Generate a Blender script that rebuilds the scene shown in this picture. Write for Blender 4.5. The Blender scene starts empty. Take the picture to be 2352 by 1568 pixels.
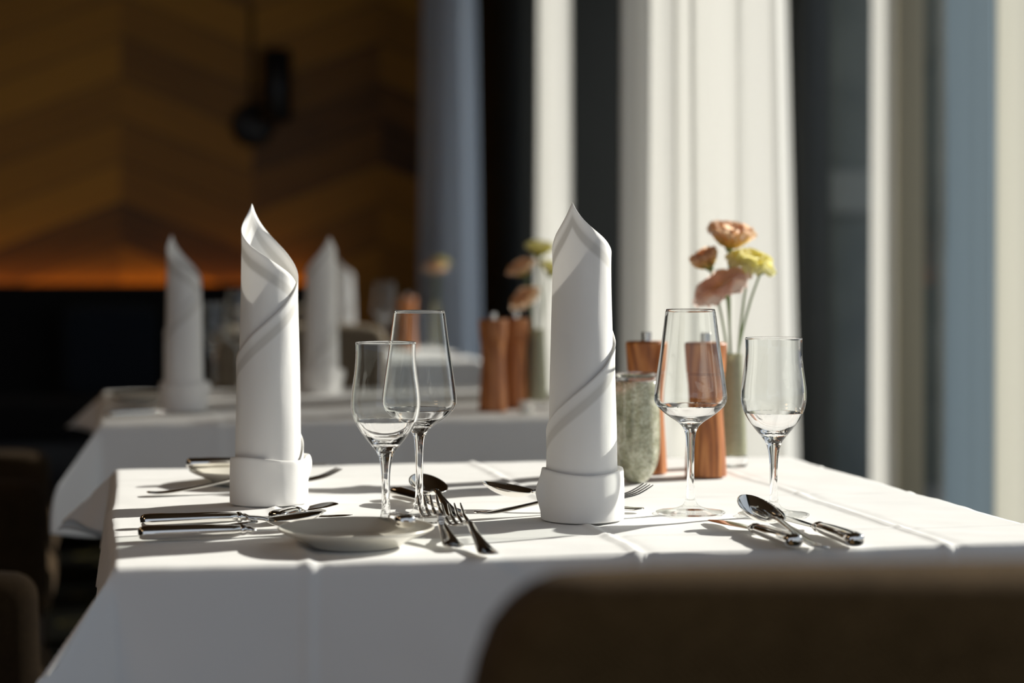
import bpy, bmesh, math, random
from mathutils import Vector, Matrix, noise
random.seed(7)
PI = math.pi
R = math.radians
C = bpy.context.scene.collection

# ------------------------------------------------------------------ camera geometry
F_PX = 4500.0                       # focal length in pixels of the 2352 x 1568 frame
YAW = R(11.26)
HZ = 617.0                          # row of the horizon
TZ = 0.76                           # table height
CAM = Vector((0.006, -1.762, 1.024))
FW = Vector((math.sin(YAW), math.cos(YAW), 0))
RT = Vector((math.cos(YAW), -math.sin(YAW), 0))

def at(px, py, z=TZ):
    """the point of the horizontal plane at height z that the photograph shows at this pixel"""
    d = (CAM.z - z) * F_PX / (py - HZ)
    lat = (px - 1176.0) * d / F_PX
    p = CAM + FW * d + RT * lat
    return Vector((p.x, p.y, z))

# ------------------------------------------------------------------ helpers
def mesh(name, verts, faces, smooth=True, fix=False, uv=None):
    me = bpy.data.meshes.new(name)
    me.from_pydata([tuple(v) for v in verts], [], faces)
    if fix:
        bm = bmesh.new(); bm.from_mesh(me)
        bmesh.ops.recalc_face_normals(bm, faces=bm.faces)
        bm.to_mesh(me); bm.free()
    me.update()
    if smooth:
        me.polygons.foreach_set('use_smooth', [True] * len(me.polygons))
    if uv:
        lay = me.uv_layers.new(name='UVMap')
        for l in me.loops:
            lay.data[l.index].uv = uv[l.vertex_index]
    return me

def link(name, me, mat, parent=None, loc=None, rot=None):
    o = bpy.data.objects.new(name, me)
    C.objects.link(o)
    if mat is not None and len(me.materials) == 0:
        me.materials.append(mat)
    if parent is not None:
        o.parent = parent
    if loc is not None:
        o.location = loc
    if rot is not None:
        o.rotation_euler = rot
    return o

def tag(o, label, cat, group=None, kind=None):
    o['label'] = label
    o['category'] = cat
    if group: o['group'] = group
    if kind: o['kind'] = kind
    return o

def thing(name, label, cat, loc=(0, 0, 0), rot=(0, 0, 0), group=None):
    o = bpy.data.objects.new(name, None)
    C.objects.link(o)
    o.empty_display_size = 0.05
    o.location = loc
    o.rotation_euler = rot
    return tag(o, label, cat, group)

def struct(name, me, mat, loc=None):
    o = link(name, me, mat, None, loc)
    o['kind'] = 'structure'
    return o

def dup(root, label, loc, rot=(0, 0, 0), group=None):
    r = root.copy(); C.objects.link(r)
    r.location = loc; r.rotation_euler = rot
    r['label'] = label
    if group: r['group'] = group
    elif 'group' in r: del r['group']
    def rec(src, dst):
        for ch in list(src.children):
            c = ch.copy(); C.objects.link(c); c.parent = dst
            rec(ch, c)
    rec(root, r)
    return r

def box(x0, x1, y0, y1, z0, z1, bev=0.0, seg=2):
    bm = bmesh.new()
    bmesh.ops.create_cube(bm, size=1.0)
    for v in bm.verts:
        v.co = Vector(((x0 + x1) / 2 + v.co.x * (x1 - x0), (y0 + y1) / 2 + v.co.y * (y1 - y0), (z0 + z1) / 2 + v.co.z * (z1 - z0)))
    if bev:
        bmesh.ops.bevel(bm, geom=bm.edges[:], offset=bev, segments=seg, affect='EDGES', profile=0.5)
    me = bpy.data.meshes.new('box'); bm.to_mesh(me); bm.free()
    if bev:
        me.polygons.foreach_set('use_smooth', [True] * len(me.polygons))
        me.set_sharp_from_angle(angle=R(40))
    return me

def pad(w, d, h, r, n=18, f=None, rz=None):
    """a soft upholstered block, centred on x and y, standing on z=0; f bends it"""
    half = Vector((w / 2, d / 2, h / 2))
    verts = {}; vl = []; faces = []
    def vid(p):
        k = (round(p[0], 5), round(p[1], 5), round(p[2], 5))
        if k not in verts:
            q = Vector((p[0] * half.x, p[1] * half.y, p[2] * half.z))
            core = Vector([max(-half[i] + r, min(half[i] - r, q[i])) for i in range(3)])
            dlt = q - core
            if dlt.length > 1e-9: dlt = dlt.normalized() * r
            q = core + dlt
            q.z += half.z
            if f: q = f(q)
            verts[k] = len(vl); vl.append(q)
        return verts[k]
    g = [math.sin((i / n * 2 - 1) * PI / 2) for i in range(n + 1)]
    for ax in range(3):
        for sgn in (-1, 1):
            for i in range(n):
                for j in range(n):
                    qs = []
                    for (a, b) in ((i, j), (i + 1, j), (i + 1, j + 1), (i, j + 1)):
                        p = [0, 0, 0]
                        p[ax] = sgn; p[(ax + 1) % 3] = g[a]; p[(ax + 2) % 3] = g[b]
                        qs.append(vid(p))
                    faces.append(qs if sgn > 0 else qs[::-1])
    return mesh('pad', vl, faces)

def smoothed(pts, per=6):
    """Catmull-Rom through the points (tuples of any length)"""
    out = []
    n = len(pts)
    for i in range(n - 1):
        p0 = pts[max(i - 1, 0)]; p1 = pts[i]; p2 = pts[i + 1]; p3 = pts[min(i + 2, n - 1)]
        for k in range(per):
            t = k / per
            out.append(tuple(0.5 * ((2 * b) + (-a + c) * t + (2 * a - 5 * b + 4 * c - d) * t * t + (-a + 3 * b - 3 * c + d) * t ** 3)
                             for a, b, c, d in zip(p0, p1, p2, p3)))
    out.append(tuple(pts[-1]))
    return out

def lathe(prof, seg=64):
    verts = []; rings = []
    for (r, z) in prof:
        if r < 1e-6:
            rings.append([len(verts)]); verts.append((0, 0, z))
        else:
            b = len(verts); rings.append(list(range(b, b + seg)))
            for j in range(seg):
                a = 2 * PI * j / seg
                verts.append((r * math.cos(a), r * math.sin(a), z))
    faces = []
    for a, b in zip(rings[:-1], rings[1:]):
        for j in range(seg):
            k = (j + 1) % seg
            if len(a) == 1 and len(b) == 1: continue
            if len(a) == 1: faces.append((a[0], b[k], b[j]))
            elif len(b) == 1: faces.append((a[j], a[k], b[0]))
            else: faces.append((a[j], a[k], b[k], b[j]))
    return mesh('lathe', verts, faces)

def loft(secs, n=14, power=2.4):
    """secs: (x, y, z, half width along y, half thickness along z); closed solid along x"""
    verts = []; faces = []
    for (x, y, z, w, t) in secs:
        for j in range(n):
            a = 2 * PI * j / n
            c, s = math.cos(a), math.sin(a)
            verts.append((x, y + w * math.copysign(abs(c) ** (2 / power), c), z + t * math.copysign(abs(s) ** (2 / power), s)))
    m = len(secs)
    for i in range(m - 1):
        for j in range(n):
            k = (j + 1) % n
            faces.append((i * n + j, i * n + k, (i + 1) * n + k, (i + 1) * n + j))
    faces.append(tuple(range(n))[::-1]); faces.append(tuple(range((m - 1) * n, m * n)))
    return mesh('loft', verts, faces, fix=True)

def tube(pts, rad, n=8):
    verts = []; faces = []
    m = len(pts)
    up = Vector((0.13, 0.21, 1)).normalized()
    for i, p in enumerate(pts):
        p = Vector(p)
        t = (Vector(pts[min(i + 1, m - 1)]) - Vector(pts[max(i - 1, 0)])).normalized()
        s = t.cross(up)
        if s.length < 1e-3: s = t.cross(Vector((1, 0, 0)))
        s.normalize(); b = s.cross(t)
        r = rad[i] if isinstance(rad, (list, tuple)) else rad
        for j in range(n):
            a = 2 * PI * j / n
            verts.append(p + s * (r * math.cos(a)) + b * (r * math.sin(a)))
    for i in range(m - 1):
        for j in range(n):
            k = (j + 1) % n
            faces.append((i * n + j, i * n + k, (i + 1) * n + k, (i + 1) * n + j))
    faces.append(tuple(range(n))); faces.append(tuple(range((m - 1) * n, m * n)))
    return mesh('tube', verts, faces, fix=True)

# ------------------------------------------------------------------ materials
class N:
    def __init__(self, name):
        self.m = bpy.data.materials.new(name); self.m.use_nodes = True
        self.t = self.m.node_tree; self.t.nodes.clear()
        self.out = self.t.nodes.new('ShaderNodeOutputMaterial')
    def n(self, typ, **kw):
        nd = self.t.nodes.new(typ)
        for k, v in kw.items():
            if k == 'ins':
                for a, b in v.items():
                    if hasattr(b, 'is_output'): self.t.links.new(b, nd.inputs[a])
                    else: nd.inputs[a].default_value = b
            else: setattr(nd, k, v)
        return nd
    def l(self, a, b): self.t.links.new(a, b)
    def math(self, op, a, b=0.0, c=0.0):
        nd = self.n('ShaderNodeMath', operation=op)
        for i, v in enumerate((a, b, c)):
            if hasattr(v, 'is_output'): self.l(v, nd.inputs[i])
            else: nd.inputs[i].default_value = v
        return nd.outputs[0]
    def ramp(self, fac, stops, interp='LINEAR'):
        nd = self.n('ShaderNodeValToRGB'); nd.color_ramp.interpolation = interp
        e = nd.color_ramp.elements
        while len(e) > 1: e.remove(e[-1])
        e[0].position = stops[0][0]; e[0].color = (*stops[0][1], 1)
        for p, c in stops[1:]:
            k = e.new(p); k.color = (*c, 1)
        self.l(fac, nd.inputs[0]); return nd.outputs[0]
    def noise(self, scale, detail=2, rough=0.5, vec=None):
        nd = self.n('ShaderNodeTexNoise', ins={'Scale': scale, 'Detail': detail, 'Roughness': rough})
        if vec is None:
            vec = self.n('ShaderNodeTexCoord').outputs['Object']
        self.l(vec, nd.inputs['Vector'])
        return nd.outputs['Fac']
    def bump(self, h, strength=0.3, dist=0.001):
        nd = self.n('ShaderNodeBump', ins={'Strength': strength, 'Distance': dist, 'Height': h})
        return nd.outputs[0]
    def bsdf(self, col, rough=0.5, metal=0.0, normal=None, **kw):
        nd = self.n('ShaderNodeBsdfPrincipled', ins={'Roughness': rough, 'Metallic': metal})
        if hasattr(col, 'is_output'): self.l(col, nd.inputs['Base Color'])
        else: nd.inputs['Base Color'].default_value = (*col, 1)
        if normal is not None: self.l(normal, nd.inputs['Normal'])
        for k, v in kw.items(): nd.inputs[k.replace('_', ' ')].default_value = v
        return nd.outputs[0]
    def done(self, sh):
        self.l(sh, self.out.inputs['Surface']); return self.m

def plain(name, col, rough=0.5, metal=0.0, **kw):
    k = N(name); return k.done(k.bsdf(col, rough, metal, **kw))

def linen(name, col, trans, hem=False, wr=0.25):
    k = N(name)
    tc = k.n('ShaderNodeTexCoord').outputs['Object']
    w1 = k.n('ShaderNodeTexWave', wave_type='BANDS', bands_direction='X', ins={'Scale': 260.0, 'Distortion': 0.6, 'Vector': tc}).outputs['Fac']
    w2 = k.n('ShaderNodeTexWave', wave_type='BANDS', bands_direction='Y', ins={'Scale': 260.0, 'Distortion': 0.6, 'Vector': tc}).outputs['Fac']
    w = k.math('ADD', w1, w2)
    h = k.math('ADD', k.math('MULTIPLY', w, 0.06), k.math('MULTIPLY', k.noise(60, 3, 0.6, tc), 1.0))
    c = col
    if hem:
        uv = k.n('ShaderNodeUVMap').outputs[0]
        sp = k.n('ShaderNodeSeparateXYZ', ins={0: uv})
        e = k.ramp(sp.outputs['Y'], [(0.0, (1, 1, 1)), (0.0115, (1, 1, 1)), (0.0125, (.80, .79, .77)), (0.026, (.80, .79, .77)), (0.027, (1, 1, 1))])
        st = k.n('ShaderNodeTexWave', wave_type='BANDS', bands_direction='X', ins={'Scale': 400.0, 'Vector': uv}).outputs['Fac']
        mx = k.n('ShaderNodeMix', data_type='RGBA', blend_type='MULTIPLY', ins={0: 1.0})
        mx.inputs[6].default_value = (*col, 1); k.l(e, mx.inputs[7])
        c = mx.outputs[2]
    nrm = k.bump(h, wr, 0.0006)
    a = k.bsdf(c, 0.8, 0, nrm, Sheen_Weight=0.15)
    t = k.n('ShaderNodeBsdfTranslucent', ins={'Normal': nrm})
    if hasattr(c, 'is_output'): k.l(c, t.inputs['Color'])
    else: t.inputs['Color'].default_value = (*c, 1)
    mx = k.n('ShaderNodeMixShader', ins={0: trans, 1: a, 2: t.outputs[0]})
    return k.done(mx.outputs[0])

def sheer(name, col, trans, clear=0.08):
    k = N(name)
    nrm = k.bump(k.noise(90, 2), 0.12, 0.002)
    a = k.n('ShaderNodeBsdfDiffuse', ins={'Color': (*col, 1), 'Normal': nrm}).outputs[0]
    t = k.n('ShaderNodeBsdfTranslucent', ins={'Color': (*col, 1), 'Normal': nrm}).outputs[0]
    m1 = k.n('ShaderNodeMixShader', ins={0: trans, 1: a, 2: t}).outputs[0]
    tr = k.n('ShaderNodeBsdfTransparent').outputs[0]
    return k.done(k.n('ShaderNodeMixShader', ins={0: clear, 1: m1, 2: tr}).outputs[0])

M = {}
M['cloth'] = linen('white_tablecloth', (.85, .845, .83), 0.06, wr=0.3)
M['napkin'] = linen('white_napkin', (.93, .92, .90), 0.24, hem=True, wr=0.35)
M['curtain'] = sheer('cream_sheer', (.68, .67, .60), 0.30)
M['curtain_bright'] = sheer('white_sheer', (.88, .875, .84), 0.30, .22)
M['curtain_far'] = sheer('skylight_tinted_sheer', (.78, .88, 1.0), 0.2)  # blue of skylight in the shade, tinted into the sheer's colour
M['curtain_shaded'] = sheer('shade_blue_sheer', (.20, .26, .31), 0.25)  # curtain in shade: the dark blue cast is put into its colour
M['steel'] = plain('polished_steel', (.80, .78, .74), 0.07, 1.0)
M['steel_soft'] = plain('brushed_steel', (.72, .70, .66), 0.22, 1.0)

k = N('clear_glass')
M['glass'] = k.done(k.n('ShaderNodeBsdfGlass', ins={'Color': (1, 1, 1, 1), 'Roughness': 0.0, 'IOR': 1.48}).outputs[0])
# thin blown walls: light goes nearly straight through face-on, bends at the edges
k = N('thin_blown_glass')
gb = k.n('ShaderNodeBsdfGlass', ins={'Color': (1, 1, 1, 1), 'Roughness': 0.0, 'IOR': 1.48}).outputs[0]
fc = k.n('ShaderNodeLayerWeight', ins={'Blend': 0.5}).outputs['Facing']
thin = k.n('ShaderNodeMixShader', ins={0: k.math('ADD', 0.035, k.math('MULTIPLY', k.math('POWER', fc, 4.0), 0.6)),
    1: k.n('ShaderNodeBsdfTransparent', ins={'Color': (.985, .99, .985, 1)}).outputs[0],
    2: k.n('ShaderNodeBsdfGlossy', ins={'Roughness': 0.0, 'Color': (1, 1, 1, 1)}).outputs[0]}).outputs[0]
zz = k.n('ShaderNodeSeparateXYZ', ins={0: k.n('ShaderNodeTexCoord').outputs['Object']}).outputs['Z']
isfoot = k.math('LESS_THAN', zz, .02)
lo = k.math('ADD', .50, k.math('MULTIPLY', isfoot, .12))
mr = k.n('ShaderNodeMapRange', interpolation_type='SMOOTHSTEP', ins={0: fc, 1: lo, 2: k.math('ADD', lo, .20), 3: 0.0, 4: 1.0}).outputs[0]
M['thin_glass'] = k.done(k.n('ShaderNodeMixShader', ins={0: mr, 1: thin, 2: gb}).outputs[0])

k = N('window_glass')
gl = k.n('ShaderNodeBsdfGlossy', ins={'Roughness': 0.02, 'Color': (1, 1, 1, 1)}).outputs[0]
tr = k.n('ShaderNodeBsdfTransparent', ins={'Color': (.97, .98, .975, 1)}).outputs[0]
fc = k.n('ShaderNodeLayerWeight', ins={'Blend': 0.5}).outputs['Facing']
fr = k.math('ADD', 0.03, k.math('MULTIPLY', k.math('POWER', fc, 5.0), 0.5))
M['pane'] = k.done(k.n('ShaderNodeMixShader', ins={0: fr, 1: tr, 2: gl}).outputs[0])

k = N('cream_glazed_china')
M['china'] = k.done(k.bsdf((.66, .63, .55), 0.25, 0, None, Coat_Weight=0.3))

k = N('oiled_mill_wood')
tc = k.n('ShaderNodeTexCoord').outputs['Object']
mp = k.n('ShaderNodeMapping', ins={'Vector': tc, 'Scale': (1, 1, 0.12)}).outputs[0]
f = k.noise(140, 4, 0.6, mp)
wv = k.n('ShaderNodeTexWave', wave_type='RINGS', ins={'Scale': 40.0, 'Distortion': 5.0, 'Detail': 2.0, 'Vector': mp}).outputs['Fac']
f = k.math('ADD', k.math('MULTIPLY', f, 0.7), k.math('MULTIPLY', wv, 0.3))
M['mill'] = k.done(k.bsdf(k.ramp(f, [(.2, (.18, .048, .010)), (.5, (.42, .14, .035)), (.8, (.60, .25, .075))]), 0.42))

k = N('speckled_celadon_glass')
f = k.noise(55, 5, 0.7); g = k.noise(420, 2, 0.6)
col = k.ramp(k.math('ADD', k.math('MULTIPLY', f, .6), k.math('MULTIPLY', g, .4)), [(.36, (.12, .12, .07)), (.5, (.36, .36, .25)), (.62, (.60, .59, .48))])
M['celadon'] = k.done(k.bsdf(col, 0.18, 0, None, Coat_Weight=0.5, Subsurface_Weight=0.15, Subsurface_Scale=0.01))

k = N('frosted_green_glass')
f = k.noise(200, 3, 0.6)
col = k.ramp(f, [(.3, (.42, .43, .30)), (.7, (.58, .58, .44))])
a = k.bsdf(col, 0.3, 0, None, Coat_Weight=0.3)
t = k.n('ShaderNodeBsdfTranslucent', ins={'Color': (.62, .62, .46, 1)}).outputs[0]
M['frost'] = k.done(k.n('ShaderNodeMixShader', ins={0: 0.45, 1: a, 2: t}).outputs[0])

def petal_mat(name, lo, hi, tip):
    k = N(name)
    uv = k.n('ShaderNodeUVMap').outputs[0]
    sp = k.n('ShaderNodeSeparateXYZ', ins={0: uv})
    col = k.ramp(sp.outputs['Y'], [(0, lo), (.45, hi), (1, tip)])
    a = k.bsdf(col, 0.6)
    t = k.n('ShaderNodeBsdfTranslucent'); k.l(col, t.inputs['Color'])
    return k.done(k.n('ShaderNodeMixShader', ins={0: 0.72, 1: a, 2: t.outputs[0]}).outputs[0])
M['petal_peach'] = petal_mat('peach_petal', (.84, .66, .16), (.95, .78, .52), (.94, .74, .58))
M['petal_pink'] = petal_mat('dusty_pink_petal', (.86, .72, .34), (.95, .78, .68), (.93, .74, .66))
M['petal_yellow'] = petal_mat('yellow_petal', (.74, .74, .16), (.95, .90, .38), (.96, .93, .56))
M['stem'] = plain('green_stem', (.17, .24, .09), 0.5)

def tweed(name, a, b):
    k = N(name)
    tc = k.n('ShaderNodeTexCoord').outputs['Object']
    f = k.noise(330, 3, 0.7, tc); g = k.noise(35, 2, 0.5, tc)
    w = k.n('ShaderNodeTexWave', wave_type='BANDS', bands_direction='DIAGONAL', ins={'Scale': 150.0, 'Distortion': 2.0, 'Vector': tc}).outputs['Fac']
    h = k.math('ADD', f, k.math('MULTIPLY', w, .5))
    col = k.ramp(k.math('ADD', k.math('MULTIPLY', f, .8), k.math('MULTIPLY', g, .25)), [(.3, a), (.75, b)])
    return k.done(k.bsdf(col, 0.95, 0, k.bump(h, .6, .002), Sheen_Weight=0.06, Specular_IOR_Level=0.08))
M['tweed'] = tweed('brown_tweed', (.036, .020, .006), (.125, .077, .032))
M['shaded_tweed'] = tweed('shaded_brown_tweed', (.016, .009, .004), (.055, .034, .015))  # brown tweed darkened, the shade on the left chairs is in the colour
M['taupe'] = tweed('taupe_upholstery', (.12, .095, .065), (.27, .22, .16))
M['dark_fabric'] = tweed('black_bench_fabric', (.007, .008, .009), (.016, .017, .019))
M['cushion'] = tweed('navy_cushion_fabric', (.010, .014, .022), (.02, .028, .04))
M['leg_wood'] = plain('dark_leg_wood', (.06, .035, .02), 0.45)
M['black_metal'] = plain('black_lamp_metal', (.012, .013, .015), 0.35, 0.3)
M['frame'] = plain('dark_window_frame', (.020, .024, .022), 0.45)
M['pier'] = plain('charcoal_wall_paint', (.045, .048, .043), 0.7)
M['taupe_paint'] = plain('taupe_post_paint', (.34, .30, .21), 0.6)
M['cream_paint'] = plain('cream_post_paint', (.72, .70, .58), 0.6)
M['ceiling'] = plain('dark_timber_ceiling', (.10, .055, .022), 0.6)
M['left_wall'] = plain('dark_left_wall', (.03, .022, .014), 0.7)
M['wax'] = plain('white_candle_wax', (.8, .78, .72), 0.4, Subsurface_Weight=0.2, Subsurface_Scale=0.01)

k = N('chevron_timber_wall')
tc = k.n('ShaderNodeTexCoord').outputs['Object']
sp = k.n('ShaderNodeSeparateXYZ', ins={0: tc})
pp = k.math('PINGPONG', sp.outputs['X'], 0.6)
t = k.math('ADD', sp.outputs['Z'], k.math('MULTIPLY', pp, 0.40))
b = k.math('DIVIDE', t, 0.19)
bi = k.math('FLOOR', b)
ci = k.math('FLOOR', k.math('DIVIDE', sp.outputs['X'], 0.6))
cv = k.n('ShaderNodeCombineXYZ', ins={0: bi, 1: ci, 2: 3.0}).outputs[0]
wn = k.n('ShaderNodeTexWhiteNoise', noise_dimensions='3D', ins={'Vector': cv}).outputs['Value']
along = k.n('ShaderNodeCombineXYZ', ins={0: k.math('MULTIPLY', sp.outputs['X'], 1.2), 1: ci, 2: k.math('MULTIPLY', t, 14.0)}).outputs[0]
gr = k.noise(2.2, 4, 0.65, along)
fr = k.math('FRACT', b)
gap = k.math('MULTIPLY', k.math('GREATER_THAN', fr, 0.018), k.math('LESS_THAN', fr, 0.982))
val = k.math('ADD', k.math('MULTIPLY', wn, 0.75), k.math('MULTIPLY', gr, 0.45))
col = k.ramp(val, [(.16, (.032, .011, .001)), (.36, (.21, .085, .004)), (.7, (.42, .185, .006)), (1.0, (.56, .26, .012))])
mx = k.n('ShaderNodeMix', data_type='RGBA', blend_type='MIX', ins={0: gap}); mx.inputs[6].default_value = (.012, .006, .002, 1); k.l(col, mx.inputs[7])
M['chevron'] = k.done(k.bsdf(mx.outputs[2], 0.55, 0, k.bump(gr, .3, .004)))

k = N('dark_ring_carpet')
tc = k.n('ShaderNodeTexCoord').outputs['Object']
vo = k.n('ShaderNodeTexVoronoi', feature='F1', distance='EUCLIDEAN', ins={'Scale': 7.0, 'Randomness': 0.8, 'Vector': tc}).outputs['Distance']
ring = k.math('SUBTRACT', 1.0, k.math('MINIMUM', k.math('MULTIPLY', k.math('ABSOLUTE', k.math('SUBTRACT', vo, 0.30)), 14.0), 1.0))
col = k.ramp(k.math('MULTIPLY', ring, k.noise(30, 3)), [(0, (.006, .006, .005)), (.6, (.05, .042, .014))])
M['carpet'] = k.done(k.bsdf(col, 0.95, 0, k.bump(k.noise(400), .5, .003), Specular_IOR_Level=0.0))

k = N('outdoor_paving')
M['paving'] = k.done(k.bsdf(k.ramp(k.noise(6, 4), [(.3, (.16, .155, .14)), (.7, (.24, .23, .21))]), 0.9))
k = N('outdoor_dark_facade')
M['facade'] = k.done(k.bsdf(k.ramp(k.noise(3, 3), [(.3, (.085, .095, .078)), (.7, (.135, .145, .118))]), 0.8))

M['band'] = plain('grey_band', (.22, .225, .19), 0.7)  # lighter grey for the strip across the facade
k = N('warm_light_strip')
M['led'] = k.done(k.n('ShaderNodeEmission', ins={'Color': (1.0, .42, .08, 1), 'Strength': 6.0}).outputs[0])

# ------------------------------------------------------------------ room
BY = 7.4      # back wall
WX = 2.25     # window wall
struct('floor', box(-4.0, WX, -5.0, BY, -0.05, 0.0), M['carpet'])
struct('ceiling', box(-4.0, WX + .16, -2.8, BY, 2.8, 2.9), M['ceiling'])
struct('wall_back', box(-4.0, 1.65, BY, BY + .1, 0, 2.8), M['chevron'])
struct('wall_left', box(-4.1, -4.0, -5.0, BY, 0, 2.8), M['left_wall'])
def wall_piece(name, y0, y1, z0=0.0, z1=2.8, m='pier', x0=WX, x1=WX + .16):
    return struct(name, box(x0, x1, y0, y1, z0, z1, .004), M[m])
wall_piece('wall_right', 6.30, BY - .002, 0, 2.799, 'pier', 1.65, WX + .16)
wall_piece('baseboard_right', -5.0, 6.295, 0.0, 0.16, 'frame')
wall_piece('trim_2', -5.0, 6.295, 2.62, 2.799, 'frame')
wall_piece('trim_1', 4.45, 4.57, .165, 2.615, 'frame', WX - .03, WX + .08)
wall_piece('trim_3', 3.46, 3.49, .165, 2.615, 'taupe_paint', WX - .09, WX - .012)
def window(i, y0, y1):
    w = struct('window_%d' % i, box(WX + .03, WX + .036, y0, y1, .165, 2.615), M['pane'])
window(1, -5.0, 3.455)
window(2, 3.495, 4.445)
window(3, 4.575, 6.295)

# outdoors
struct('ground_outside', box(WX + .2, 40, -20, 30, -.35, -.25), M['paving'])
fac = thing('neighbour_facade', 'dark grey building front seen through the window glass', 'building', (4.4, 9.0, -.25))
link('facade_wall', box(-1.95, 8, 0, .3, 0, 4.6), M['facade'], fac)
link('pale_band', box(-.75, -.05, -.04, 0, 1.60, 1.84), M['band'], fac)

# banquette along the back wall
bq = thing('banquette', 'long black upholstered banquette along the back timber wall', 'bench', (-1.3, BY - .35, 0))
link('backrest', box(-2.65, 2.25, .13, .25, .30, .955, .02, 3), M['dark_fabric'], bq)
link('seat', box(-2.65, 2.25, -.30, .17, .28, .46, .04, 3), M['dark_fabric'], bq)
link('plinth', box(-2.6, 2.2, -.24, .28, 0, .29, .005), M['black_metal'], bq)
link('light_strip', box(-2.6, 2.2, .285, .305, .915, .93), M['led'], bq)
o = link('cushion', pad(.42, .13, .40, .06, 14), M['cushion'], None, (-.05, BY - .30, .462), (0, 0, R(3)))
tag(o, 'dark navy cushion on the black banquette, left of the blurred napkin', 'cushion')

# wall lamp
sc = thing('wall_sconce', 'black cylinder wall lamp on the chevron timber wall', 'wall lamp', (.60, BY, 1.69))
link('backplate', lathe([(0, 0), (.095, 0), (.10, .005), (.10, .028), (.095, .034), (0, .034)], 48), M['black_metal'], sc, (0, 0, 0), (R(90), 0, 0))
link('arm', tube([(0, -.03, 0), (.02, -.08, .02), (.075, -.11, .08), (.105, -.115, .15)], .012, 10), M['black_metal'], sc)
link('lamp_shade', lathe([(0, -.165), (.058, -.165), (.066, -.158), (.066, .158), (.058, .165), (0, .165)], 40), M['black_metal'], sc, (.105, -.115, .175))
link('stem', tube([(-.005, -.02, .09), (-.005, -.02, .55)], .008, 8), M['black_metal'], sc)

# ------------------------------------------------------------------ curtains
def curtain(name, label, x, y0, y1, folds, amp, mat, z0=.02, z1=2.75, flare0=0.0, flare1=0.0, seed=0, nz=36, group=None):
    rnd = random.Random(seed)
    per = 14
    n = int(folds * per)
    ph = [rnd.uniform(-.5, .5) for _ in range(int(folds) + 2)]
    am = [rnd.uniform(.65, 1.2) for _ in range(int(folds) + 2)]
    verts = []; faces = []
    for i in range(n + 1):
        s = i / n
        q = s * folds
        a0, a1 = am[int(q)], am[int(q) + 1]; fq = q - int(q)
        a = a0 + (a1 - a0) * fq
        p0 = ph[int(q)] + (ph[int(q) + 1] - ph[int(q)]) * fq
        for j in range(nz + 1):
            t = j / nz
            z = z1 + (z0 - z1) * t
            ya = y0 + flare0 * t; yb = y1 + flare1 * t
            w = 2 * PI * q + p0 * 2.2 + .5 * math.sin(2.2 * t + q * 1.7)
            y = ya + (yb - ya) * s + .25 * amp * math.sin(2 * w)
            xx = x + amp * a * math.sin(w) * (.55 + .45 * t)
            verts.append((xx, y, z))
    for i in range(n):
        for j in range(nz):
            a = i * (nz + 1) + j
            faces.append((a, a + nz + 1, a + nz + 2, a + 1))
    cy = (y0 + y1) / 2
    o = link(name, mesh(name, [(v[0] - x, v[1] - cy, v[2]) for v in verts], faces), mat, None, (x, cy, 0))
    return tag(o, label, 'curtain', group)

curtain('curtain', 'wide white sheer curtain in sunlight behind the pink and yellow flowers', 1.10, 1.485, 2.44, 7.3, .050, M['curtain_bright'], flare0=-.15, seed=3)
curtain('curtain', 'narrow cream curtain hanging beside the right standing napkin', 1.50, 4.78, 5.20, 4.2, .036, M['curtain_bright'], seed=5)
curtain('curtain', 'bluish shaded curtain at the far end of the timber wall', 1.37, 6.08, 7.0, 6.2, .09, M['curtain_far'], seed=8)
curtain('curtain', 'slim straight cream sheer standing in for the sunlit pale side of the taupe window post', 2.135, 3.445, 3.61, 2.2, .018, M['curtain_bright'], seed=11)  # sheer added so sun through it gives the post's bright side
curtain('curtain', 'shaded blue-grey curtain at the right window, left of the last cream curtain', 2.18, 2.895, 3.185, 3.3, .028, M['curtain_shaded'], flare0=-.01, flare1=.01, seed=13)
curtain('curtain', 'cream curtain cut by the right edge of the photo', 2.18, 2.50, 2.875, 4.2, .03, M['curtain'], flare1=.0, seed=17)

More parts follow.
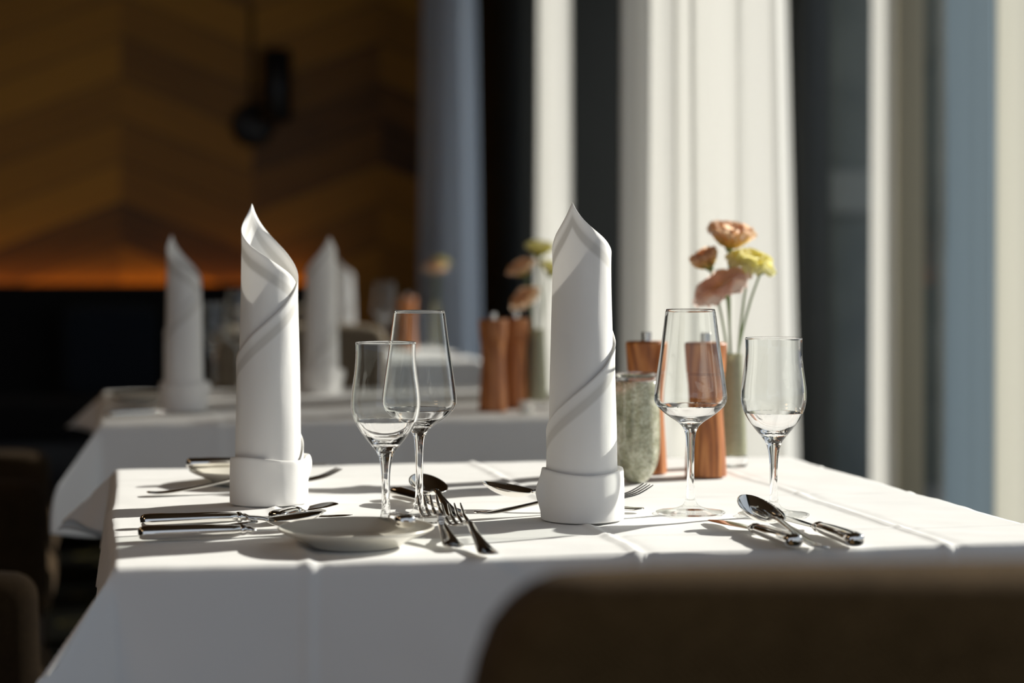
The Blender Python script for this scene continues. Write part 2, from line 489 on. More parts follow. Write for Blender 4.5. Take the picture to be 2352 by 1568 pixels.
# ------------------------------------------------------------------ tables and cloths
def tablecloth(name, label, x0, y0, W, D, L, step, creases, seed=0, group=None, far_out=(.80, .60), tmax=(45, 52)):
    """L = overhang (left, right, front, back)"""
    Ll, Lr, Lf, Lb = L
    rho = .007
    def axis(lo, hi):
        n = max(2, int(round((hi - lo) / step)))
        return [lo + (hi - lo) * i / n for i in range(n + 1)]
    us = axis(-Ll, 0)[:-1] + axis(0, W)[:-1] + axis(W, W + Lr)
    vs = axis(-Lf, 0)[:-1] + axis(0, D)[:-1] + axis(D, D + Lb)
    off = Vector((seed * 7.1, seed * 3.3, 0))
    verts = []
    for v in vs:
        for u in us:
            du = -u if u < 0 else (u - W if u > W else 0)
            dv = -v if v < 0 else (v - D if v > D else 0)
            bx = min(max(u, 0), W); by = min(max(v, 0), D)
            if du == 0 and dv == 0:
                verts.append(Vector((u, v, 0))); continue
            sx = -1 if u < 0 else 1
            sy = -1 if v < 0 else 1
            r = math.hypot(du, dv)
            a = math.atan2(dv, du) / (PI / 2)              # 0 at the x side, 1 at the y side
            k = 1 - abs(2 * a - 1)                          # 0..1 ridge
            k = (k if du > 0 and dv > 0 else 0)
            kk = math.sin(k * PI / 2) ** 1.15
            tm = tmax[0] if sy < 0 else tmax[1]
            wave = 3.5 * noise.noise(Vector((bx * 7, by * 7, 1.3)) + off) + 2.0
            tau = R(6 + wave * (1 - kk) + (tm - 6) * kk)
            if sy < 0: d1 = Vector((sx * .70, sy * .70, 0))
            else: d1 = Vector((sx * far_out[0], sy * far_out[1], 0))
            d0 = Vector((sx * math.cos(a * PI / 2), sy * math.sin(a * PI / 2), 0))
            dr = (d0 * (1 - kk) + d1.normalized() * kk).normalized()
            am = PI / 2 - tau
            th = min(r / rho, am)
            out = rho * math.sin(th); dz = rho * (1 - math.cos(th))
            rest = r - rho * th
            if rest > 0:
                out += rest * math.sin(tau); dz += rest * math.cos(tau)
            verts.append(Vector((bx, by, 0)) + dr * out + Vector((0, 0, -dz)))
    nu = len(us); faces = []
    for j in range(len(vs) - 1):
        for i in range(nu - 1):
            a = j * nu + i
            faces.append((a, a + 1, a + nu + 1, a + nu))
    me = mesh(name, verts, faces)
    nr = [v.normal.copy() for v in me.vertices]
    cx, cy = creases
    i = 0
    for v in vs:
        for u in us:
            h = 0
            for c in cx:
                e = (u - c - .004 * noise.noise(Vector((v * 5, c, 0))))
                h += (.0025 * math.exp(-(e / .0045) ** 2) - .0010 * math.exp(-((e - .011) / .006) ** 2)) * (1.0 if v > .01 else .75)
            for c in cy:
                e = (v - c - .004 * noise.noise(Vector((u * 5, c, 4))))
                h += .0015 * math.exp(-(e / .0045) ** 2)
            p = Vector((u * 6, v * 9, 0)) + off
            h += .0016 * noise.noise(p) + .0008 * noise.noise(p * 3.1)
            if not (0 <= u <= W and 0 <= v <= D):
                h += .006 * noise.noise(Vector((u * 5, v * 3.0, 7)) + off)
            inside = (0 <= u <= W and 0 <= v <= D)
            me.vertices[i].co += nr[i] * (h if not inside else h + .0012)
            i += 1
    me.update()
    o = link(name, me, M['cloth'], None, (x0, y0, TZ - .0016))
    md = o.modifiers.new('thickness', 'SOLIDIFY'); md.thickness = .0009; md.offset = 1.0
    return tag(o, label, 'tablecloth', group)

def table(label, x0, y0, W, D):
    t = thing('dining_table', label, 'table', (x0 + W / 2, y0 + D / 2, 0))
    link('tabletop', box(-W / 2, W / 2, -D / 2, D / 2, TZ - .035, TZ - .0028, .006), M['leg_wood'], t)
    for sx in (-1, 1):
        for sy in (-1, 1):
            x, y = sx * (W / 2 - .06), sy * (D / 2 - .06)
            link('leg', box(x - .025, x + .025, y - .025, y + .025, 0, TZ - .036, .004), M['leg_wood'], t)
    return t

table('nearest dining table under the white cloth with the two tall napkins', 0, 0, .92, .86)
tablecloth('tablecloth', 'white creased tablecloth on the nearest table, corner flaring at left', 0, 0, .92, .86, (.085, .22, .30, .10), .0045, ((.17, .475, .78), (.116, .416, .716)), 1, tmax=(46, 50))
table('second dining table under a white cloth, behind the nearest table', -.03, 1.63, .93, .92)
tablecloth('tablecloth', 'white tablecloth on the second table, below the two pepper mills in blur', -.03, 1.63, .93, .92, (.09, .15, .19, .10), .009, ((.20, .50, .80), (.30, .6)), 2)
table('farthest dining table, its white cloth corner beside the blue curtain', .42, 3.85, .61, .92)
tablecloth('tablecloth', 'white tablecloth corner on the farthest table, left of the blurred pepper mills', .42, 3.85, .61, .92, (.09, .06, .28, .10), .012, ((.3, .6), (.3, .6)), 3)

# ------------------------------------------------------------------ napkins
def napkin_meshes(height, seed=0):
    rnd = random.Random(seed)
    verts = []; uv = []; faces = []
    w0, w1 = -6.4, 9.7
    nw = 330; nz = 44
    for i in range(nw + 1):
        w = w0 + (w1 - w0) * i / nw
        if w < 0: H = height - .020 * (-w) - .014 * (1 - math.exp(w / .33))
        else: H = height - .030 * w - .014 * (1 - math.exp(-w / .33))
        H = max(H, .045)
        lay = .0024 * (w1 - w) / (2 * PI)
        for j in range(nz + 1):
            t = j / nz
            z = .002 + (H - .002) * t
            r = .0395 - .0200 * z - lay
            r += .0009 * noise.noise(Vector((math.cos(w) * 2, math.sin(w) * 2, z * 16 + seed * 5)))
            d = H - z
            r += .0008 * math.exp(-d / .012) * (1 - math.exp(-abs(w) / .4))
            phi = -w
            sx = 1.0 + .03 * math.sin(z * 9 + seed)
            verts.append((r * math.cos(phi) * sx, r * math.sin(phi), z))
            uv.append((w * .036, d))
    for i in range(nw):
        for j in range(nz):
            a = i * (nz + 1) + j
            faces.append((a, a + 1, a + nz + 2, a + nz + 1))
    roll = mesh('roll', verts, faces, uv=uv)
    # cuff: a band folded up around the foot, with the tucked end standing out
    prof = [(.0385, .004), (.0410, .0012), (.0432, .0008), (.0438, .006), (.0437, .018), (.0434, .032), (.0432, .044), (.0430, .0495), (.0420, .0518), (.0404, .0512), (.0395, .047), (.0392, .030), (.0388, .012)]
    prof = smoothed(prof, 3)
    seg = 120; vs = []; fs = []; uu = []
    tail = rnd.uniform(-.1, .1) + 2.9
    for i in range(seg):
        a = 2 * PI * i / seg
        e = ((a - tail + PI) % (2 * PI)) - PI
        bump = .0075 * math.exp(-(e / .16) ** 2)
        for (r, z) in prof:
            zz = z + .0022 * math.sin(a * 2 + seed) * (z / .05) ** 2
            up = math.exp(-((z - .042) / .016) ** 2) if seed % 2 else math.exp(-((z - .03) / .016) ** 2)
            rr = r + bump * up + .0007 * math.sin(3 * a + seed) + .0006 * noise.noise(Vector((math.cos(a) * 3, math.sin(a) * 3, z * 40)))
            vs.append((rr * math.cos(a), rr * math.sin(a), zz)); uu.append((a * .04, .5))
    m = len(prof)
    for i in range(seg):
        for j in range(m):
            k2 = (i + 1) % seg; j2 = (j + 1) % m
            fs.append((i * m + j, k2 * m + j, k2 * m + j2, i * m + j2))
    cuff = mesh('cuff', vs, fs, uv=uu, fix=True)
    return roll, cuff

def napkin(label, px, py, peak_deg, height, seed, dz=0.002, cuffdeg=0, scale=1.0):
    p = at(px, py)
    t = thing('napkin', label, 'napkin', (p.x, p.y, TZ + dz))
    roll, cuff = napkin_meshes(height, seed)
    o = link('roll', roll, M['napkin'], t, None, (0, 0, R(peak_deg)))
    md = o.modifiers.new('thickness', 'SOLIDIFY'); md.thickness = .0007; md.offset = 0
    link('cuff', cuff, M['napkin'], t, None, (0, 0, R(cuffdeg)))
    t.scale = (scale, scale, 1)
    return t
napkin('tall rolled white napkin standing left of the two near wine glasses', 617, 1158, -233, .336, 1, cuffdeg=-150)
napkin('tall rolled white napkin standing in the middle, beside the green glass holder', 1337, 1196, -124, .331, 2, cuffdeg=12)
napkin('blurred white napkin standing at the left end of the second table', 422, 946, -222, .325, 3, cuffdeg=-160)
napkin('blurred white napkin on the second table, just right of the near left napkin', 738, 905, -62, .330, 5, cuffdeg=-160)
napkin('pale shaded napkin on the farthest table, half hidden behind another napkin', 790, 802, -150, .30, 7)

# ------------------------------------------------------------------ glasses
def glass_parts(kind):
    if kind == 'wine':
        foot = [(0, .0004), (.020, .0004), (.0355, .0004), (.0372, .0012), (.0368, .0022), (.030, .0032), (.018, .0052), (.0095, .0085), (.0062, .0125)]
        stem = [(.0062, .0125), (.0050, .018), (.0042, .028), (.0040, .045), (.0042, .065), (.0050, .080), (.0064, .088), (.0090, .0935)]
        outer = [(.0090, .0935), (.0145, .0985), (.0220, .1035), (.0300, .1095), (.0360, .1155), (.0386, .1205), (.0391, .1250), (.0386, .1320), (.0362, .150), (.0318, .180), (.0270, .2165)]
        inner = [(.0270, .2165), (.0266, .2172), (.0264, .2165), (.0312, .180), (.0356, .150), (.0380, .1325), (.0385, .1255), (.0376, .1215), (.0345, .1172), (.0285, .1120), (.0210, .1068), (.0130, .1030), (.0060, .1012), (0, .1008)]
    else:
        foot = [(0, .0004), (.020, .0004), (.0360, .0004), (.0378, .0012), (.0374, .0022), (.030, .0032), (.018, .0052), (.0095, .0085), (.0060, .0125)]
        stem = [(.0060, .0125), (.0048, .018), (.0042, .028), (.0041, .042), (.0045, .057), (.0058, .068), (.0078, .0755), (.0100, .0800)]
        outer = [(.0100, .0800), (.0145, .0855), (.0205, .0930), (.0270, .1020), (.0322, .1120), (.0346, .1220), (.0348, .1310), (.0338, .1420), (.0318, .1560), (.0304, .1700), (.0301, .1800), (.0304, .1885)]
        inner = [(.0304, .1885), (.0300, .1892), (.0298, .1885), (.0295, .1800), (.0298, .1700), (.0312, .1560), (.0332, .1420), (.0342, .1310), (.0338, .1225), (.0310, .1135), (.0258, .1045), (.0190, .0960), (.0125, .0905), (.0060, .0880), (0, .0875)]
    b = smoothed(outer, 5) + smoothed(inner, 5)[1:]
    return lathe(smoothed(foot, 4), 72), lathe(smoothed(stem, 5), 72), lathe(b, 96)
def thick_slots(me, lo, hi):
    me.materials.append(M['thin_glass']); me.materials.append(M['glass'])
    for p in me.polygons:
        z = p.center.z
        if z < lo or z > hi: p.material_index = 1
GM = {kd: glass_parts(kd) for kd in ('wine', 'tulip')}
thick_slots(GM['wine'][2], .1165, .2150); thick_slots(GM['tulip'][2], .1090, .1870)
def glass(kind, label, px, py, rz=0):
    p = at(px, py)
    t = thing('wine_glass', label, 'glass', (p.x, p.y, TZ + .0012), (0, 0, rz))
    for nm, me in zip(('foot', 'stem', 'bowl'), GM[kind]):
        link(nm, me, M['glass' if nm == 'stem' else 'thin_glass'], t)
    return t
glass('tulip', 'short tulip-shaped stem glass behind the bread plate', 886, 1220)
glass('wine', 'tall wide wine glass overlapping the short tulip glass at left', 963, 1197)
glass('wine', 'tall wide wine glass in front of the right pepper mill', 1586, 1181)
glass('tulip', 'short tulip-shaped stem glass at far right, behind the spoon', 1777, 1186)
glass('wine', 'blurred wine glass on the second table, half behind the near left napkin', 552, 905)
glass('tulip', 'blurred small glass on the second table, right of its left napkin', 492, 890)
glass('wine', 'blurred wine glass on the farthest table, right of the pale napkin', 884, 806)

# ------------------------------------------------------------------ plates
plate_me = lathe(smoothed([(0, .0030), (.034, .0030), (.040, .0008), (.043, .0008), (.047, .0040), (.056, .0085), (.068, .0135), (.0735, .0165), (.0740, .0180), (.0728, .0186), (.0690, .0170), (.058, .0120), (.048, .0082), (.038, .0072), (0, .0070)], 4), 96)
def plate(label, px, py):
    p = at(px, py)
    o = link('bread_plate', plate_me, M['china'], None, (p.x, p.y, TZ + .0012))
    return tag(o, label, 'plate')
PL1 = plate('cream bread plate in the foreground left, a knife lying on it', 818, 1256)
PL2 = plate('cream bread plate partly hidden behind the left napkin', 575, 1112)
plate('blurred cream plate at the left end of the second table', 330, 925)

# ------------------------------------------------------------------ cutlery (handle end at x=0, tip at +x)
def knife_meshes(L, hl, broad=.0095, curved=True):
    h = [(0.000, 0, .0066, .0035, .0028), (.0012, 0, .0066, .0070, .0052), (.004, 0, .0066, .0094, .0064), (.010, 0, .0066, .0102, .0068),
         (hl * .35, 0, .0066, .0094, .0066), (hl * .7, 0, .0064, .0080, .0060), (hl * .90, 0, .0062, .0070, .0054), (hl - .001, 0, .0061, .0062, .0046), (hl, 0, .0060, .0048, .0036)]
    handle = loft(h, 18, 2.6)
    c = [(hl - .002, 0, .006, .0050, .0040), (hl, 0, .006, .0068, .0055), (hl + .003, 0, .006, .0068, .0055), (hl + .005, 0, .006, .0046, .0036), (hl + .008, 0, .0058, .0056, .0040), (hl + .011, 0, .0056, .0050, .0026), (hl + .014, 0, .0054, .0052, .0014)]
    collar = loft(c, 18, 2.2)
    b0 = hl + .010
    bl = L - b0
    secs = []
    for i in range(25):
        s = i / 24
        w = (.0055 + (broad - .0055) * min(1, s * 2.2) ** .8)
        tipk = max(0, (s - .72) / .28)
        w *= math.sqrt(max(0, 1 - tipk ** 2.2)) if i < 24 else .04
        w = max(w, .0005)
        y = (.0035 * s + tipk ** 2 * .004) if curved else .001 * s
        secs.append((b0 + bl * s, y, .0050 - .0030 * s, w, .0009 * (1 - .55 * s)))
    blade = loft(secs, 14, 1.7)
    return (('handle', handle), ('collar', collar), ('blade', blade))

def flat_handle(L, x1, end_w=.0098, neck=.0030, arch=.013):
    """handle of a spoon or fork: broad upturned end, thin waist, arched neck"""
    pts = [(0.000, .0035, .0035, .0007), (.002, .0036, .0068, .0012), (.007, .0028, .0092, .0014), (.015, .0022, end_w, .0014),
           (.030, .0026, end_w * .86, .0014), (.055, .0050, .0060, .0015), (.085, .0085, .0042, .0017), (x1 - .022, arch, neck + .0006, .0021), (x1 - .008, arch - .001, neck, .0021), (x1, arch - .003, neck + .0008, .0018)]
    pts = smoothed([(p[0], 0, p[1], p[2], p[3]) for p in pts], 4)
    pts = [(x, y, z, max(w, .0006), max(t, .0005)) for x, y, z, w, t in pts]
    return loft(pts, 14, 2.6)

def fork_meshes(L, tip_rise=.016):
    x1 = L * .60
    parts = [('handle', flat_handle(L, x1))]
    xp = L * .74
    palm = smoothed([(x1 - .004, 0, .0105, .0032, .0018), (x1 + .006, 0, .0080, .0058, .0013), (x1 + .014, 0, .0055, .0100, .0011), (xp - .004, 0, .0040, .0118, .0010), (xp, 0, .0040, .0120, .0010)], 4)
    parts.append(('head', loft(palm, 16, 2.8)))
    for q in (-1.5, -.5, .5, 1.5):
        y = q * .0066
        tl = L - xp
        pts = smoothed([(xp - .003, y, .0040, .0022, .0010), (xp + tl * .3, y * 1.02, .0044, .0021, .0011), (xp + tl * .65, y * 1.0, .0072, .0018, .0010), (L - .002, y * .97, tip_rise * .9, .0011, .0008), (L, y * .97, tip_rise, .0004, .0004)], 4)
        parts.append(('tine', loft(pts, 10, 2.2)))
    return parts

def spoon_meshes(L, bl=.060, bw=.0205, depth=.0095, lift=.10):
    x1 = L - bl + .004
    parts = [('handle', flat_handle(L, x1, arch=.0125))]
    nx, ny = 26, 20
    top = []; 
    for i in range(nx + 1):
        s = i / nx
        ang = PI * s
        x = -math.cos(ang)
        # egg outline, broadest nearer the handle
        wid = bw * math.sin(ang) ** .92 * (1 + .16 * math.cos(ang)) if 0 < i < nx else .0008
        for j in range(ny + 1):
            q = j / ny * 2 - 1
            rr = min(1.0, math.hypot(x, q * math.sin(ang)))
            z = .0105 - depth * (1 - rr ** 2.3)
            z += (x + 1) * .5 * bl * lift - .001
            top.append(Vector((x1 + bl / 2 - .003 + x * bl / 2, q * wid, z)))
    bot = [v + Vector((0, 0, -.0011)) for v in top]
    verts = top + bot; faces = []; o = len(top); w = ny + 1
    for i in range(nx):
        for j in range(ny):
            a = i * w + j
            faces.append((a, a + w, a + w + 1, a + 1)); faces.append((o + a, o + a + 1, o + a + w + 1, o + a + w))
    rim = [j for j in range(w)] + [i * w + ny for i in range(1, nx + 1)] + [nx * w + j for j in range(ny - 1, -1, -1)] + [i * w for i in range(nx - 1, 0, -1)]
    for a, b in zip(rim, rim[1:] + rim[:1]):
        faces.append((a, b, o + b, o + a))
    parts.append(('bowl', mesh('bowl', verts, faces, fix=True)))
    return parts

CUT = {}
def cutlery(kind, name, label, A, B, L=None, dz=.0022, tip_dz=None, roll=0, flip=False, za=TZ, zb=TZ, extra=None):
    """A handle end pixel, B tip pixel (on the table); L fixes the length"""
    a = at(A[0], A[1], za); b = at(B[0], B[1], zb)
    d = b - a; d.z = 0
    ln = L or d.length
    key = (kind, round(ln, 3), extra)
    if key not in CUT:
        if kind == 'knife': CUT[key] = knife_meshes(ln, min(.100, ln * .47) if not (extra and extra[0] > .012) else .045, *(extra or ()))
        elif kind == 'fork': CUT[key] = fork_meshes(ln)
        else: CUT[key] = spoon_meshes(ln, *(extra or ()))
    pitch = math.atan2((tip_dz or 0), ln)
    t = thing(name, label, kind, (a.x, a.y, a.z + dz))
    yaw = math.atan2(d.y, d.x)
    t.rotation_mode = 'XYZ'
    mtx = Matrix.Rotation(yaw, 4, 'Z') @ Matrix.Rotation(-pitch, 4, 'Y') @ Matrix.Rotation(roll, 4, 'X')
    t.rotation_euler = mtx.to_euler('XYZ')
    made = {}
    for nm, me in CUT[key]:
        par = made.get({'collar': 'handle', 'tine': 'head'}.get(nm), t)
        made[nm] = link(nm, me, M['steel'], par)
    return t

# near left setting
cutlery('knife', 'table_knife', 'long steel knife nearest the table edge, left of the bread plate', (317, 1245), (880, 1222), .235)
cutlery('knife', 'table_knife', 'long steel knife behind the front one, left of the bread plate', (322, 1216), (880, 1190), .225)
cutlery('spoon', 'dessert_spoon', 'steel spoon lying between the two left knives, bowl behind the plate', (396, 1230), (740, 1214), None)
cutlery('knife', 'butter_knife', 'steel knife blade pointing away, tip right of the left napkin', (630, 1207), (777, 1170), None, dz=.002, tip_dz=.004, extra=(.0125, True))
cutlery('knife', 'butter_knife', 'short steel knife lying on the foreground bread plate', (936, 1258), (860, 1215), .105, dz=.0185, tip_dz=-.004)
cutlery('fork', 'table_fork', 'steel fork leaning against the right rim of the bread plate', (1046, 1270), (980, 1212), None, tip_dz=.016)
cutlery('fork', 'table_fork', 'steel fork farthest right of the pair beside the bread plate', (1128, 1286), (1036, 1214), None, tip_dz=.008)
# middle
cutlery('spoon', 'soup_spoon', 'steel spoon standing bowl up behind the left wine glass', (1056, 1200), (962, 1150), .19, tip_dz=.010, roll=R(6), extra=(.062, .0215, .010, .17))
cutlery('knife', 'table_knife', 'steel knife beside the spoon behind the left wine glass', (908, 1147), (1052, 1185), None)
cutlery('spoon', 'dessert_spoon', 'steel spoon behind the middle napkin, bowl raised at its left', (1478, 1180), (1108, 1166), None, dz=.002, tip_dz=.012)
cutlery('fork', 'dessert_fork', 'steel fork behind the middle napkin, tines rising at its right', (1092, 1194), (1490, 1166), None, dz=.0045, tip_dz=.006)
# back left
cutlery('fork', 'dessert_fork', 'steel fork behind the left napkin, tines rising at its right', (338, 1142), (780, 1120), None, tip_dz=.006)
cutlery('knife', 'butter_knife', 'bronze-toned knife lying on the plate behind the left napkin', (428, 1112), (735, 1106), .175, dz=.0192)
# right setting
cutlery('knife', 'butter_knife', 'curved butter knife nearest the table edge at right', (1828, 1264), (1645, 1202), None, extra=(.0105, True))
cutlery('spoon', 'soup_spoon', 'large steel spoon with raised bowl in front of the right tulip glass', (1892, 1270), (1712, 1206), None, tip_dz=.003, roll=R(10), extra=(.068, .0235, .0105, .25))
cutlery('knife', 'table_knife', 'steel knife at the far right, its blade behind the large spoon', (1968, 1262), (1775, 1188), None)
# second table
cutlery('knife', 'table_knife', 'blurred knife at the front edge of the second table', (246, 962), (420, 953), .22)
cutlery('fork', 'table_fork', 'blurred fork on the second table, behind the front knife', (262, 946), (400, 938), .19)

# ------------------------------------------------------------------ mills
def mill_meshes():
    body = lathe(smoothed([(0, .0005), (.024, .0005), (.0262, .002), (.0262, .008), (.0250, .030), (.0228, .065), (.0216, .092), (.0222, .112), (.0236, .126), (.0243, .1285), (.0243, .1290)], 4) + [(.0225, .1300), (0, .1300)], 56)
    cap = lathe([(0, .1302), (.0230, .1302)] + smoothed([(.0245, .1310), (.0252, .140), (.0262, .156), (.0268, .166), (.0262, .1685)], 4) + [(.0245, .1695), (0, .1700)], 56)
    knob = lathe(smoothed([(0, .1695), (.0062, .1695), (.0066, .172), (.0066, .180), (.0060, .1815), (0, .1818)], 3), 32)
    return body, cap, knob
MB = mill_meshes()
def mill(label, px, py, rz=0):
    p = at(px, py)
    t = thing('pepper_mill', label, 'pepper mill', (p.x, p.y, TZ + .0012), (0, 0, rz))
    link('body', MB[0], M['mill'], t); c_ = link('cap', MB[1], M['mill'], t); link('knob', MB[2], M['steel_soft'], c_)
    return t
mill('reddish wooden mill behind the green holder, left of the right wine glass', 1485, 1088)
mill('reddish wooden mill seen through the tall right wine glass', 1621, 1095, 1.2)
mill('left wooden mill of the blurred pair on the second table', 1132, 946, .5)
mill('right wooden mill of the blurred pair on the second table', 1184, 938, 2.0)
mill('tiny blurred wooden mill on the farthest table', 936, 806, 1.0)

# ------------------------------------------------------------------ candle holder, vases, flowers
p = at(1462, 1110)
ch = thing('candle_holder', 'speckled green glass holder behind the middle napkin', 'candle holder', (p.x, p.y, TZ + .0012))
prof = [(0, .0005), (.0085, .0005), (.013, .0025), (.0195, .010), (.0255, .023), (.0285, .040), (.0292, .060), (.0288, .085), (.0282, .110), (.0278, .1245)]
link('cup', lathe(smoothed(prof, 4) + [(.0262, .1250), (.0252, .1245), (.0256, .085), (.0255, .050), (.0200, .024), (0, .018)], 64), M['celadon'], ch)
rim = [(.0262, .1252), (.0279, .1252), (.0282, .1300), (.0280, .1335), (.0270, .1345), (.0262, .1330), (.0260, .1290), (.0262, .1252)]
link('rim', lathe(rim, 64), M['glass'], ch)

def vase(label, px, py, s=1.0):
    p = at(px, py)
    t = thing('vase', label, 'vase', (p.x, p.y, TZ + .0012))
    link('base', lathe(smoothed([(0, .0005), (.017, .0005), (.0190, .002), (.0192, .008), (.0188, .0135)], 3) + [(.0170, .0142), (0, .0142)], 48), M['glass'], t)
    link('body', lathe([(0, .0145), (.0165, .0145)] + smoothed([(.0185, .0155), (.0180, .040), (.0163, .080), (.0142, .118), (.0130, .143), (.0132, .149)], 4) + [(.0124, .1495), (.0115, .149), (.0112, .140), (.0140, .080), (.0150, .03), (0, .022)], 48), M['frost'], t)
    return t
VASES = [vase('slim frosted green vase holding the peach and yellow flowers', 1683, 1072),
         vase('slim blurred vase on the second table beside its two wooden mills', 1236, 938),
         vase('tiny blurred vase on the farthest table in front of the blue curtain', 1000, 800)]

def bloom_mesh(r, seed, openness=1.0, layers=3):
    rnd = random.Random(seed)
    verts = []; faces = []; uv = []
    for ly in range(layers):
        npet = (6, 5, 4, 3)[ly]
        lean = (0.95, .62, .34, .15)[ly] * openness
        size = r * (1.28, 1.16, 1.02, .85)[ly]
        for q in range(npet):
            a0 = 2 * PI * (q + .5 * (ly % 2)) / npet + rnd.uniform(-.15, .15)
            ln = lean + rnd.uniform(-.10, .10)
            b = len(verts); nu, nv = 9, 9
            ph = rnd.uniform(0, 6)
            for i in range(nv + 1):
                t = i / nv
                for j in range(nu + 1):
                    q2 = j / nu * 2 - 1
                    wid = size * .62 * (math.sin(PI * (.12 + .80 * t)) ** .8)
                    c = ln * (.35 + .9 * t) + .35 * t * t * openness
                    rad = size * (.10 + .74 * t) * math.sin(min(c, 1.45)) + .04 * r
                    z = size * t * math.cos(min(c, 1.35)) * .95
                    ru = .16 * size * t * t * math.sin(q2 * 6.5 + ph) * .5
                    cup = (q2 ** 2) * wid * .28
                    px_ = rad - cup * .6 + ru * .5
                    py_ = q2 * wid
                    z += ru + cup * .25 - .10 * size * max(0, t - .8) * 4
                    verts.append((px_ * math.cos(a0) - py_ * math.sin(a0), px_ * math.sin(a0) + py_ * math.cos(a0), z))
                    uv.append((j / nu, t))
            for i in range(nv):
                for j in range(nu):
                    a = b + i * (nu + 1) + j
                    faces.append((a, a + 1, a + nu + 2, a + nu + 1))
    return mesh('bloom', verts, faces, uv=uv)

def flower(label, vz, lateral, up, depth, r, mat, seed, tilt=(0, 0), openness=1.0, layers=3, bend=.3, stem_r=.0016):
    """lateral / depth: offsets of the bloom from the vase in the camera's right / forward direction"""
    base = vz.location + Vector((0, 0, .03))
    head = RT * lateral + FW * depth + Vector((0, 0, up - .03))
    t = thing('lisianthus_flower', label, 'flower', base)
    rnd = random.Random(seed)
    lip = Vector((head.x, head.y, 0)); lip = (lip.normalized() if lip.length else lip) * .0075 + Vector((0, 0, .118))
    st = Vector((rnd.uniform(-.004, .004), rnd.uniform(-.004, .004), 0))
    pts = smoothed([tuple(st), tuple(lip), tuple(lip.lerp(head, .5) + Vector((0, 0, .012))), tuple(head)], 8)
    link('stem', tube(pts, stem_r, 8), M['stem'], t)
    dirv = (Vector((0, 0, 1)) + RT * tilt[0] + FW * tilt[1]).normalized()
    rot = dirv.to_track_quat('Z', 'Y').to_euler()
    link('calyx', lathe(smoothed([(0, -.004), (.0035, -.002), (.0065, .004), (.0085, .011), (.0080, .012), (.005, .007), (0, .004)], 3), 20), M['stem'], t, head, rot)
    link('bloom', bloom_mesh(r, seed, openness, layers), M[mat], t, head + dirv * .004, rot)
    return t
V = VASES[0]
flower('peach lisianthus bud at the upper left of the near bouquet', V, -.029, .262, .005, .025, 'petal_peach', 21, (-.55, -.2), .55)
flower('tallest peach lisianthus at the top of the near bouquet', V, -.004, .288, .012, .036, 'petal_peach', 22, (.15, -.25), .60, 4)
flower('pale yellow lisianthus at the right of the near bouquet', V, .020, .258, -.005, .032, 'petal_yellow', 23, (.25, -.35), .95)
flower('drooping dusty pink lisianthus at the lower left of the near bouquet', V, -.010, .226, -.020, .039, 'petal_pink', 24, (-.55, -.30), 1.05, 2)
flower('small yellow lisianthus bud low right in the near bouquet', V, .038, .258, .006, .014, 'petal_yellow', 25, (.5, 0), .4)
V = VASES[1]
flower('blurred yellow lisianthus at the top of the second bouquet', V, .002, .285, 0, .030, 'petal_yellow', 31, (.1, -.2), .7)
flower('blurred peach lisianthus at the left of the second bouquet', V, -.024, .250, 0, .030, 'petal_peach', 32, (-.5, -.3), .8)
flower('blurred deep yellow lisianthus at the right of the second bouquet', V, .020, .248, 0, .029, 'petal_yellow', 33, (.5, -.2), .8)
flower('blurred peach lisianthus lowest in the second bouquet', V, -.018, .198, 0, .030, 'petal_peach', 34, (-.7, -.5), 1.0)
V = VASES[2]
flower('faint peach flower in front of the blue curtain', V, 0, .255, 0, .036, 'petal_peach', 41, (0, -.4), 1.0)
flower('faint yellow flower behind the peach one at the blue curtain', V, .018, .272, .02, .028, 'petal_yellow', 42, (.3, -.2), .8)

p = at(1208, 950)
o = thing('votive_candle', 'small white votive candle between the blurred mills and vase', 'candle', (p.x, p.y, TZ + .0012))
link('wax', lathe(smoothed([(0, .0005), (.011, .0005), (.012, .002), (.012, .020), (.011, .022), (0, .0215)], 3), 32), M['wax'], o)
link('wick', tube([(0, 0, .021), (.001, 0, .027)], .0006, 6), M['black_metal'], o)

# ------------------------------------------------------------------ chairs
def chair(label, x, y, rz, fabric, top=.88, seat_h=.47, w=.48, taper=.05, group=None, name='dining_chair', shoulder=0.0):
    """faces +y; (x, y) is the middle of the outer face of its back"""
    t = thing(name, label, 'chair', (x, y, 0), (0, 0, rz), group)
    bh = top - seat_h + .06
    def bend(q):
        k = q.z / bh
        q.x *= 1 + taper * (1 - k)
        q.x -= math.copysign(min(abs(q.x), shoulder * math.exp((q.z - bh) / .04) * (abs(q.x) / (w / 2)) ** 2), q.x)
        q.y += -.045 * k + .05 * (q.x / (w / 2)) ** 2 * .6 + .045
        q.z -= .010 * (q.x / (w / 2)) ** 4 * k
        return q
    link('backrest', pad(w, .075, bh, .034, 20, bend), M[fabric], t, (0, .05, seat_h - .06))
    link('seat', pad(w + .02, .47, .11, .04, 16), M[fabric], t, (0, .33, seat_h - .10))
    for sx in (-1, 1):
        for yy, sp in ((.12, -.04), (.52, .02)):
            xx = sx * (w / 2 - .045)
            link('leg', tube([(xx, yy, seat_h - .085), (xx + sx * .012, yy + sp, 0.0)], [.020, .012], 12), M['leg_wood'], t)
    return t
chair('brown tweed chair back in the foreground at lower right', .44, -.86, R(-5), 'tweed', .872, taper=.13, w=.53, shoulder=.022)
chair('taupe upholstered chair behind the second table between its napkins', .445, 3.28, PI, 'taupe', .885, w=.44)
chair('taupe upholstered chair beyond the second table, nearer the blue curtain', .60, 5.55, PI, 'taupe', .885, w=.44)
a = at(84, 1308, .60); chair('dark brown chair in shade at the left edge, closest to the camera', a.x - .25, a.y - .05, 0, 'shaded_tweed', .60, .40, .50, 0.02, name='low_chair')
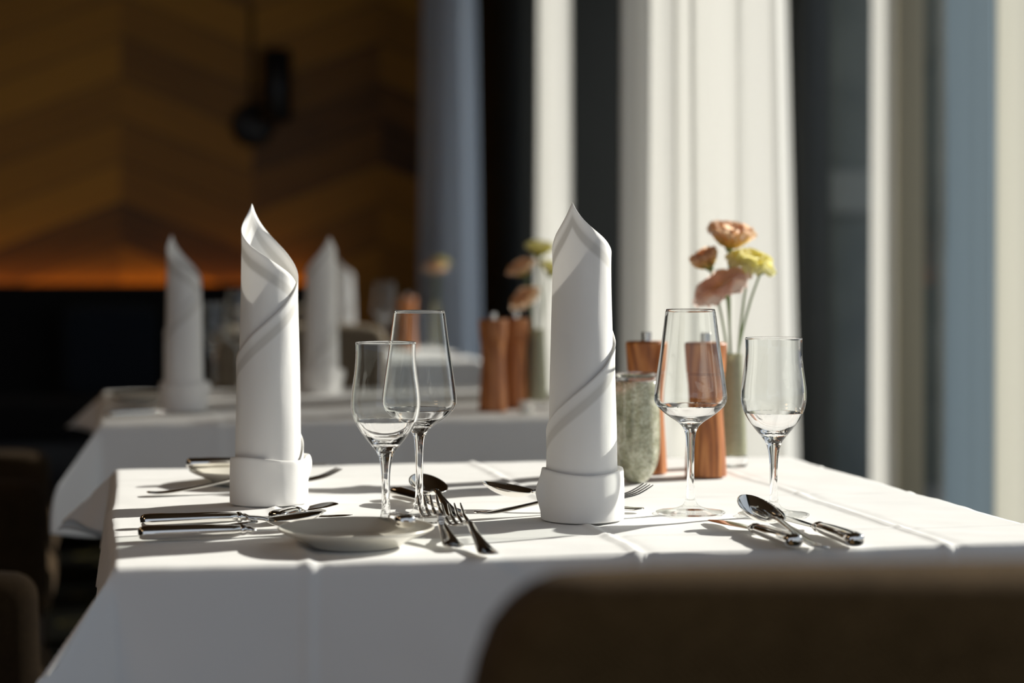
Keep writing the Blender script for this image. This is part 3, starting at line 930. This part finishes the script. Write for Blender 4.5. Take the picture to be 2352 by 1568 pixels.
a = at(104, 1098, .60); chair('dark brown chair in shade at the left edge, second from the camera', a.x - .25, a.y - .05, 0, 'shaded_tweed', .60, .40, .50, 0.02, name='low_chair')
a = at(112, 1028, .60); chair('dark brown chair in shade at the left edge, farthest from the camera', a.x - .25, a.y - .05, 0, 'shaded_tweed', .60, .40, .50, 0.02, name='low_chair')

GROUPS = {'napkin': 'rolled white napkins standing on the tables', 'glass': 'stem glasses on the tables', 'plate': 'cream bread plates',
          'knife': 'steel knives laid on the tables', 'fork': 'steel forks laid on the tables', 'spoon': 'steel spoons laid on the table',
          'pepper mill': 'wooden pepper mills', 'vase': 'slim frosted vases', 'flower': 'lisianthus flowers in the vases', 'chair': 'upholstered chairs',
          'curtain': 'curtains along the windows', 'tablecloth': 'white tablecloths', 'table': 'dining tables in a row'}
for o in bpy.data.objects:
    if o.parent is None and o.get('category') in GROUPS: o['group'] = GROUPS[o['category']]

# ------------------------------------------------------------------ light
sun = bpy.data.lights.new('sun', 'SUN')
sun.energy = 8.6; sun.angle = R(.6); sun.color = (1.0, .95, .87)
so = bpy.data.objects.new('sun', sun); C.objects.link(so)
AZ, EL = R(18), R(25)
sd = Vector((math.cos(AZ) * math.cos(EL), math.sin(AZ) * math.cos(EL), math.sin(EL)))
so.rotation_euler = sd.to_track_quat('Z', 'Y').to_euler()
so.location = sd * 20

for lx, ly, e in ((-2.2, -.6, 10), (-2.2, 2.6, 6), (-1.2, 5.0, 2)):  # added warm fill lights out of view, brightening the shaded left sides
    ld = bpy.data.lights.new('warm_fill', 'AREA'); ld.shape = 'DISK'; ld.size = .7; ld.energy = e; ld.color = (1.0, .66, .36)
    lo_ = bpy.data.objects.new('warm_fill', ld); C.objects.link(lo_); lo_.location = (lx, ly, 2.74)

w = bpy.data.worlds.new('sky'); bpy.context.scene.world = w
w.use_nodes = True
nt = w.node_tree; nt.nodes.clear()
bg = nt.nodes.new('ShaderNodeBackground'); ou = nt.nodes.new('ShaderNodeOutputWorld')
bg.inputs[0].default_value = (.72, .80, .93, 1); bg.inputs[1].default_value = .66
nt.links.new(bg.outputs[0], ou.inputs[0])

# ------------------------------------------------------------------ camera
cd = bpy.data.cameras.new('camera'); co = bpy.data.objects.new('camera', cd); C.objects.link(co)
cd.sensor_width = 36.0
cd.lens = F_PX * 36.0 / 2352.0
cd.shift_y = -(784.0 - HZ) / 2352.0
cd.clip_start = .05
co.location = CAM
co.rotation_euler = (PI / 2, 0, -YAW)
cd.dof.use_dof = True
cd.dof.focus_distance = 2.06
cd.dof.aperture_fstop = 2.9
sc_ = bpy.context.scene
sc_.camera = co
sc_.view_settings.view_transform = 'Standard'
sc_.view_settings.look = 'None'
sc_.view_settings.exposure = 0.0
sc_.view_settings.gamma = 1.0
sc_.view_settings.use_curve_mapping = False
sc_.cycles.use_denoising = True
sc_.cycles.max_bounces = 16
sc_.cycles.transmission_bounces = 14
sc_.cycles.transparent_max_bounces = 12
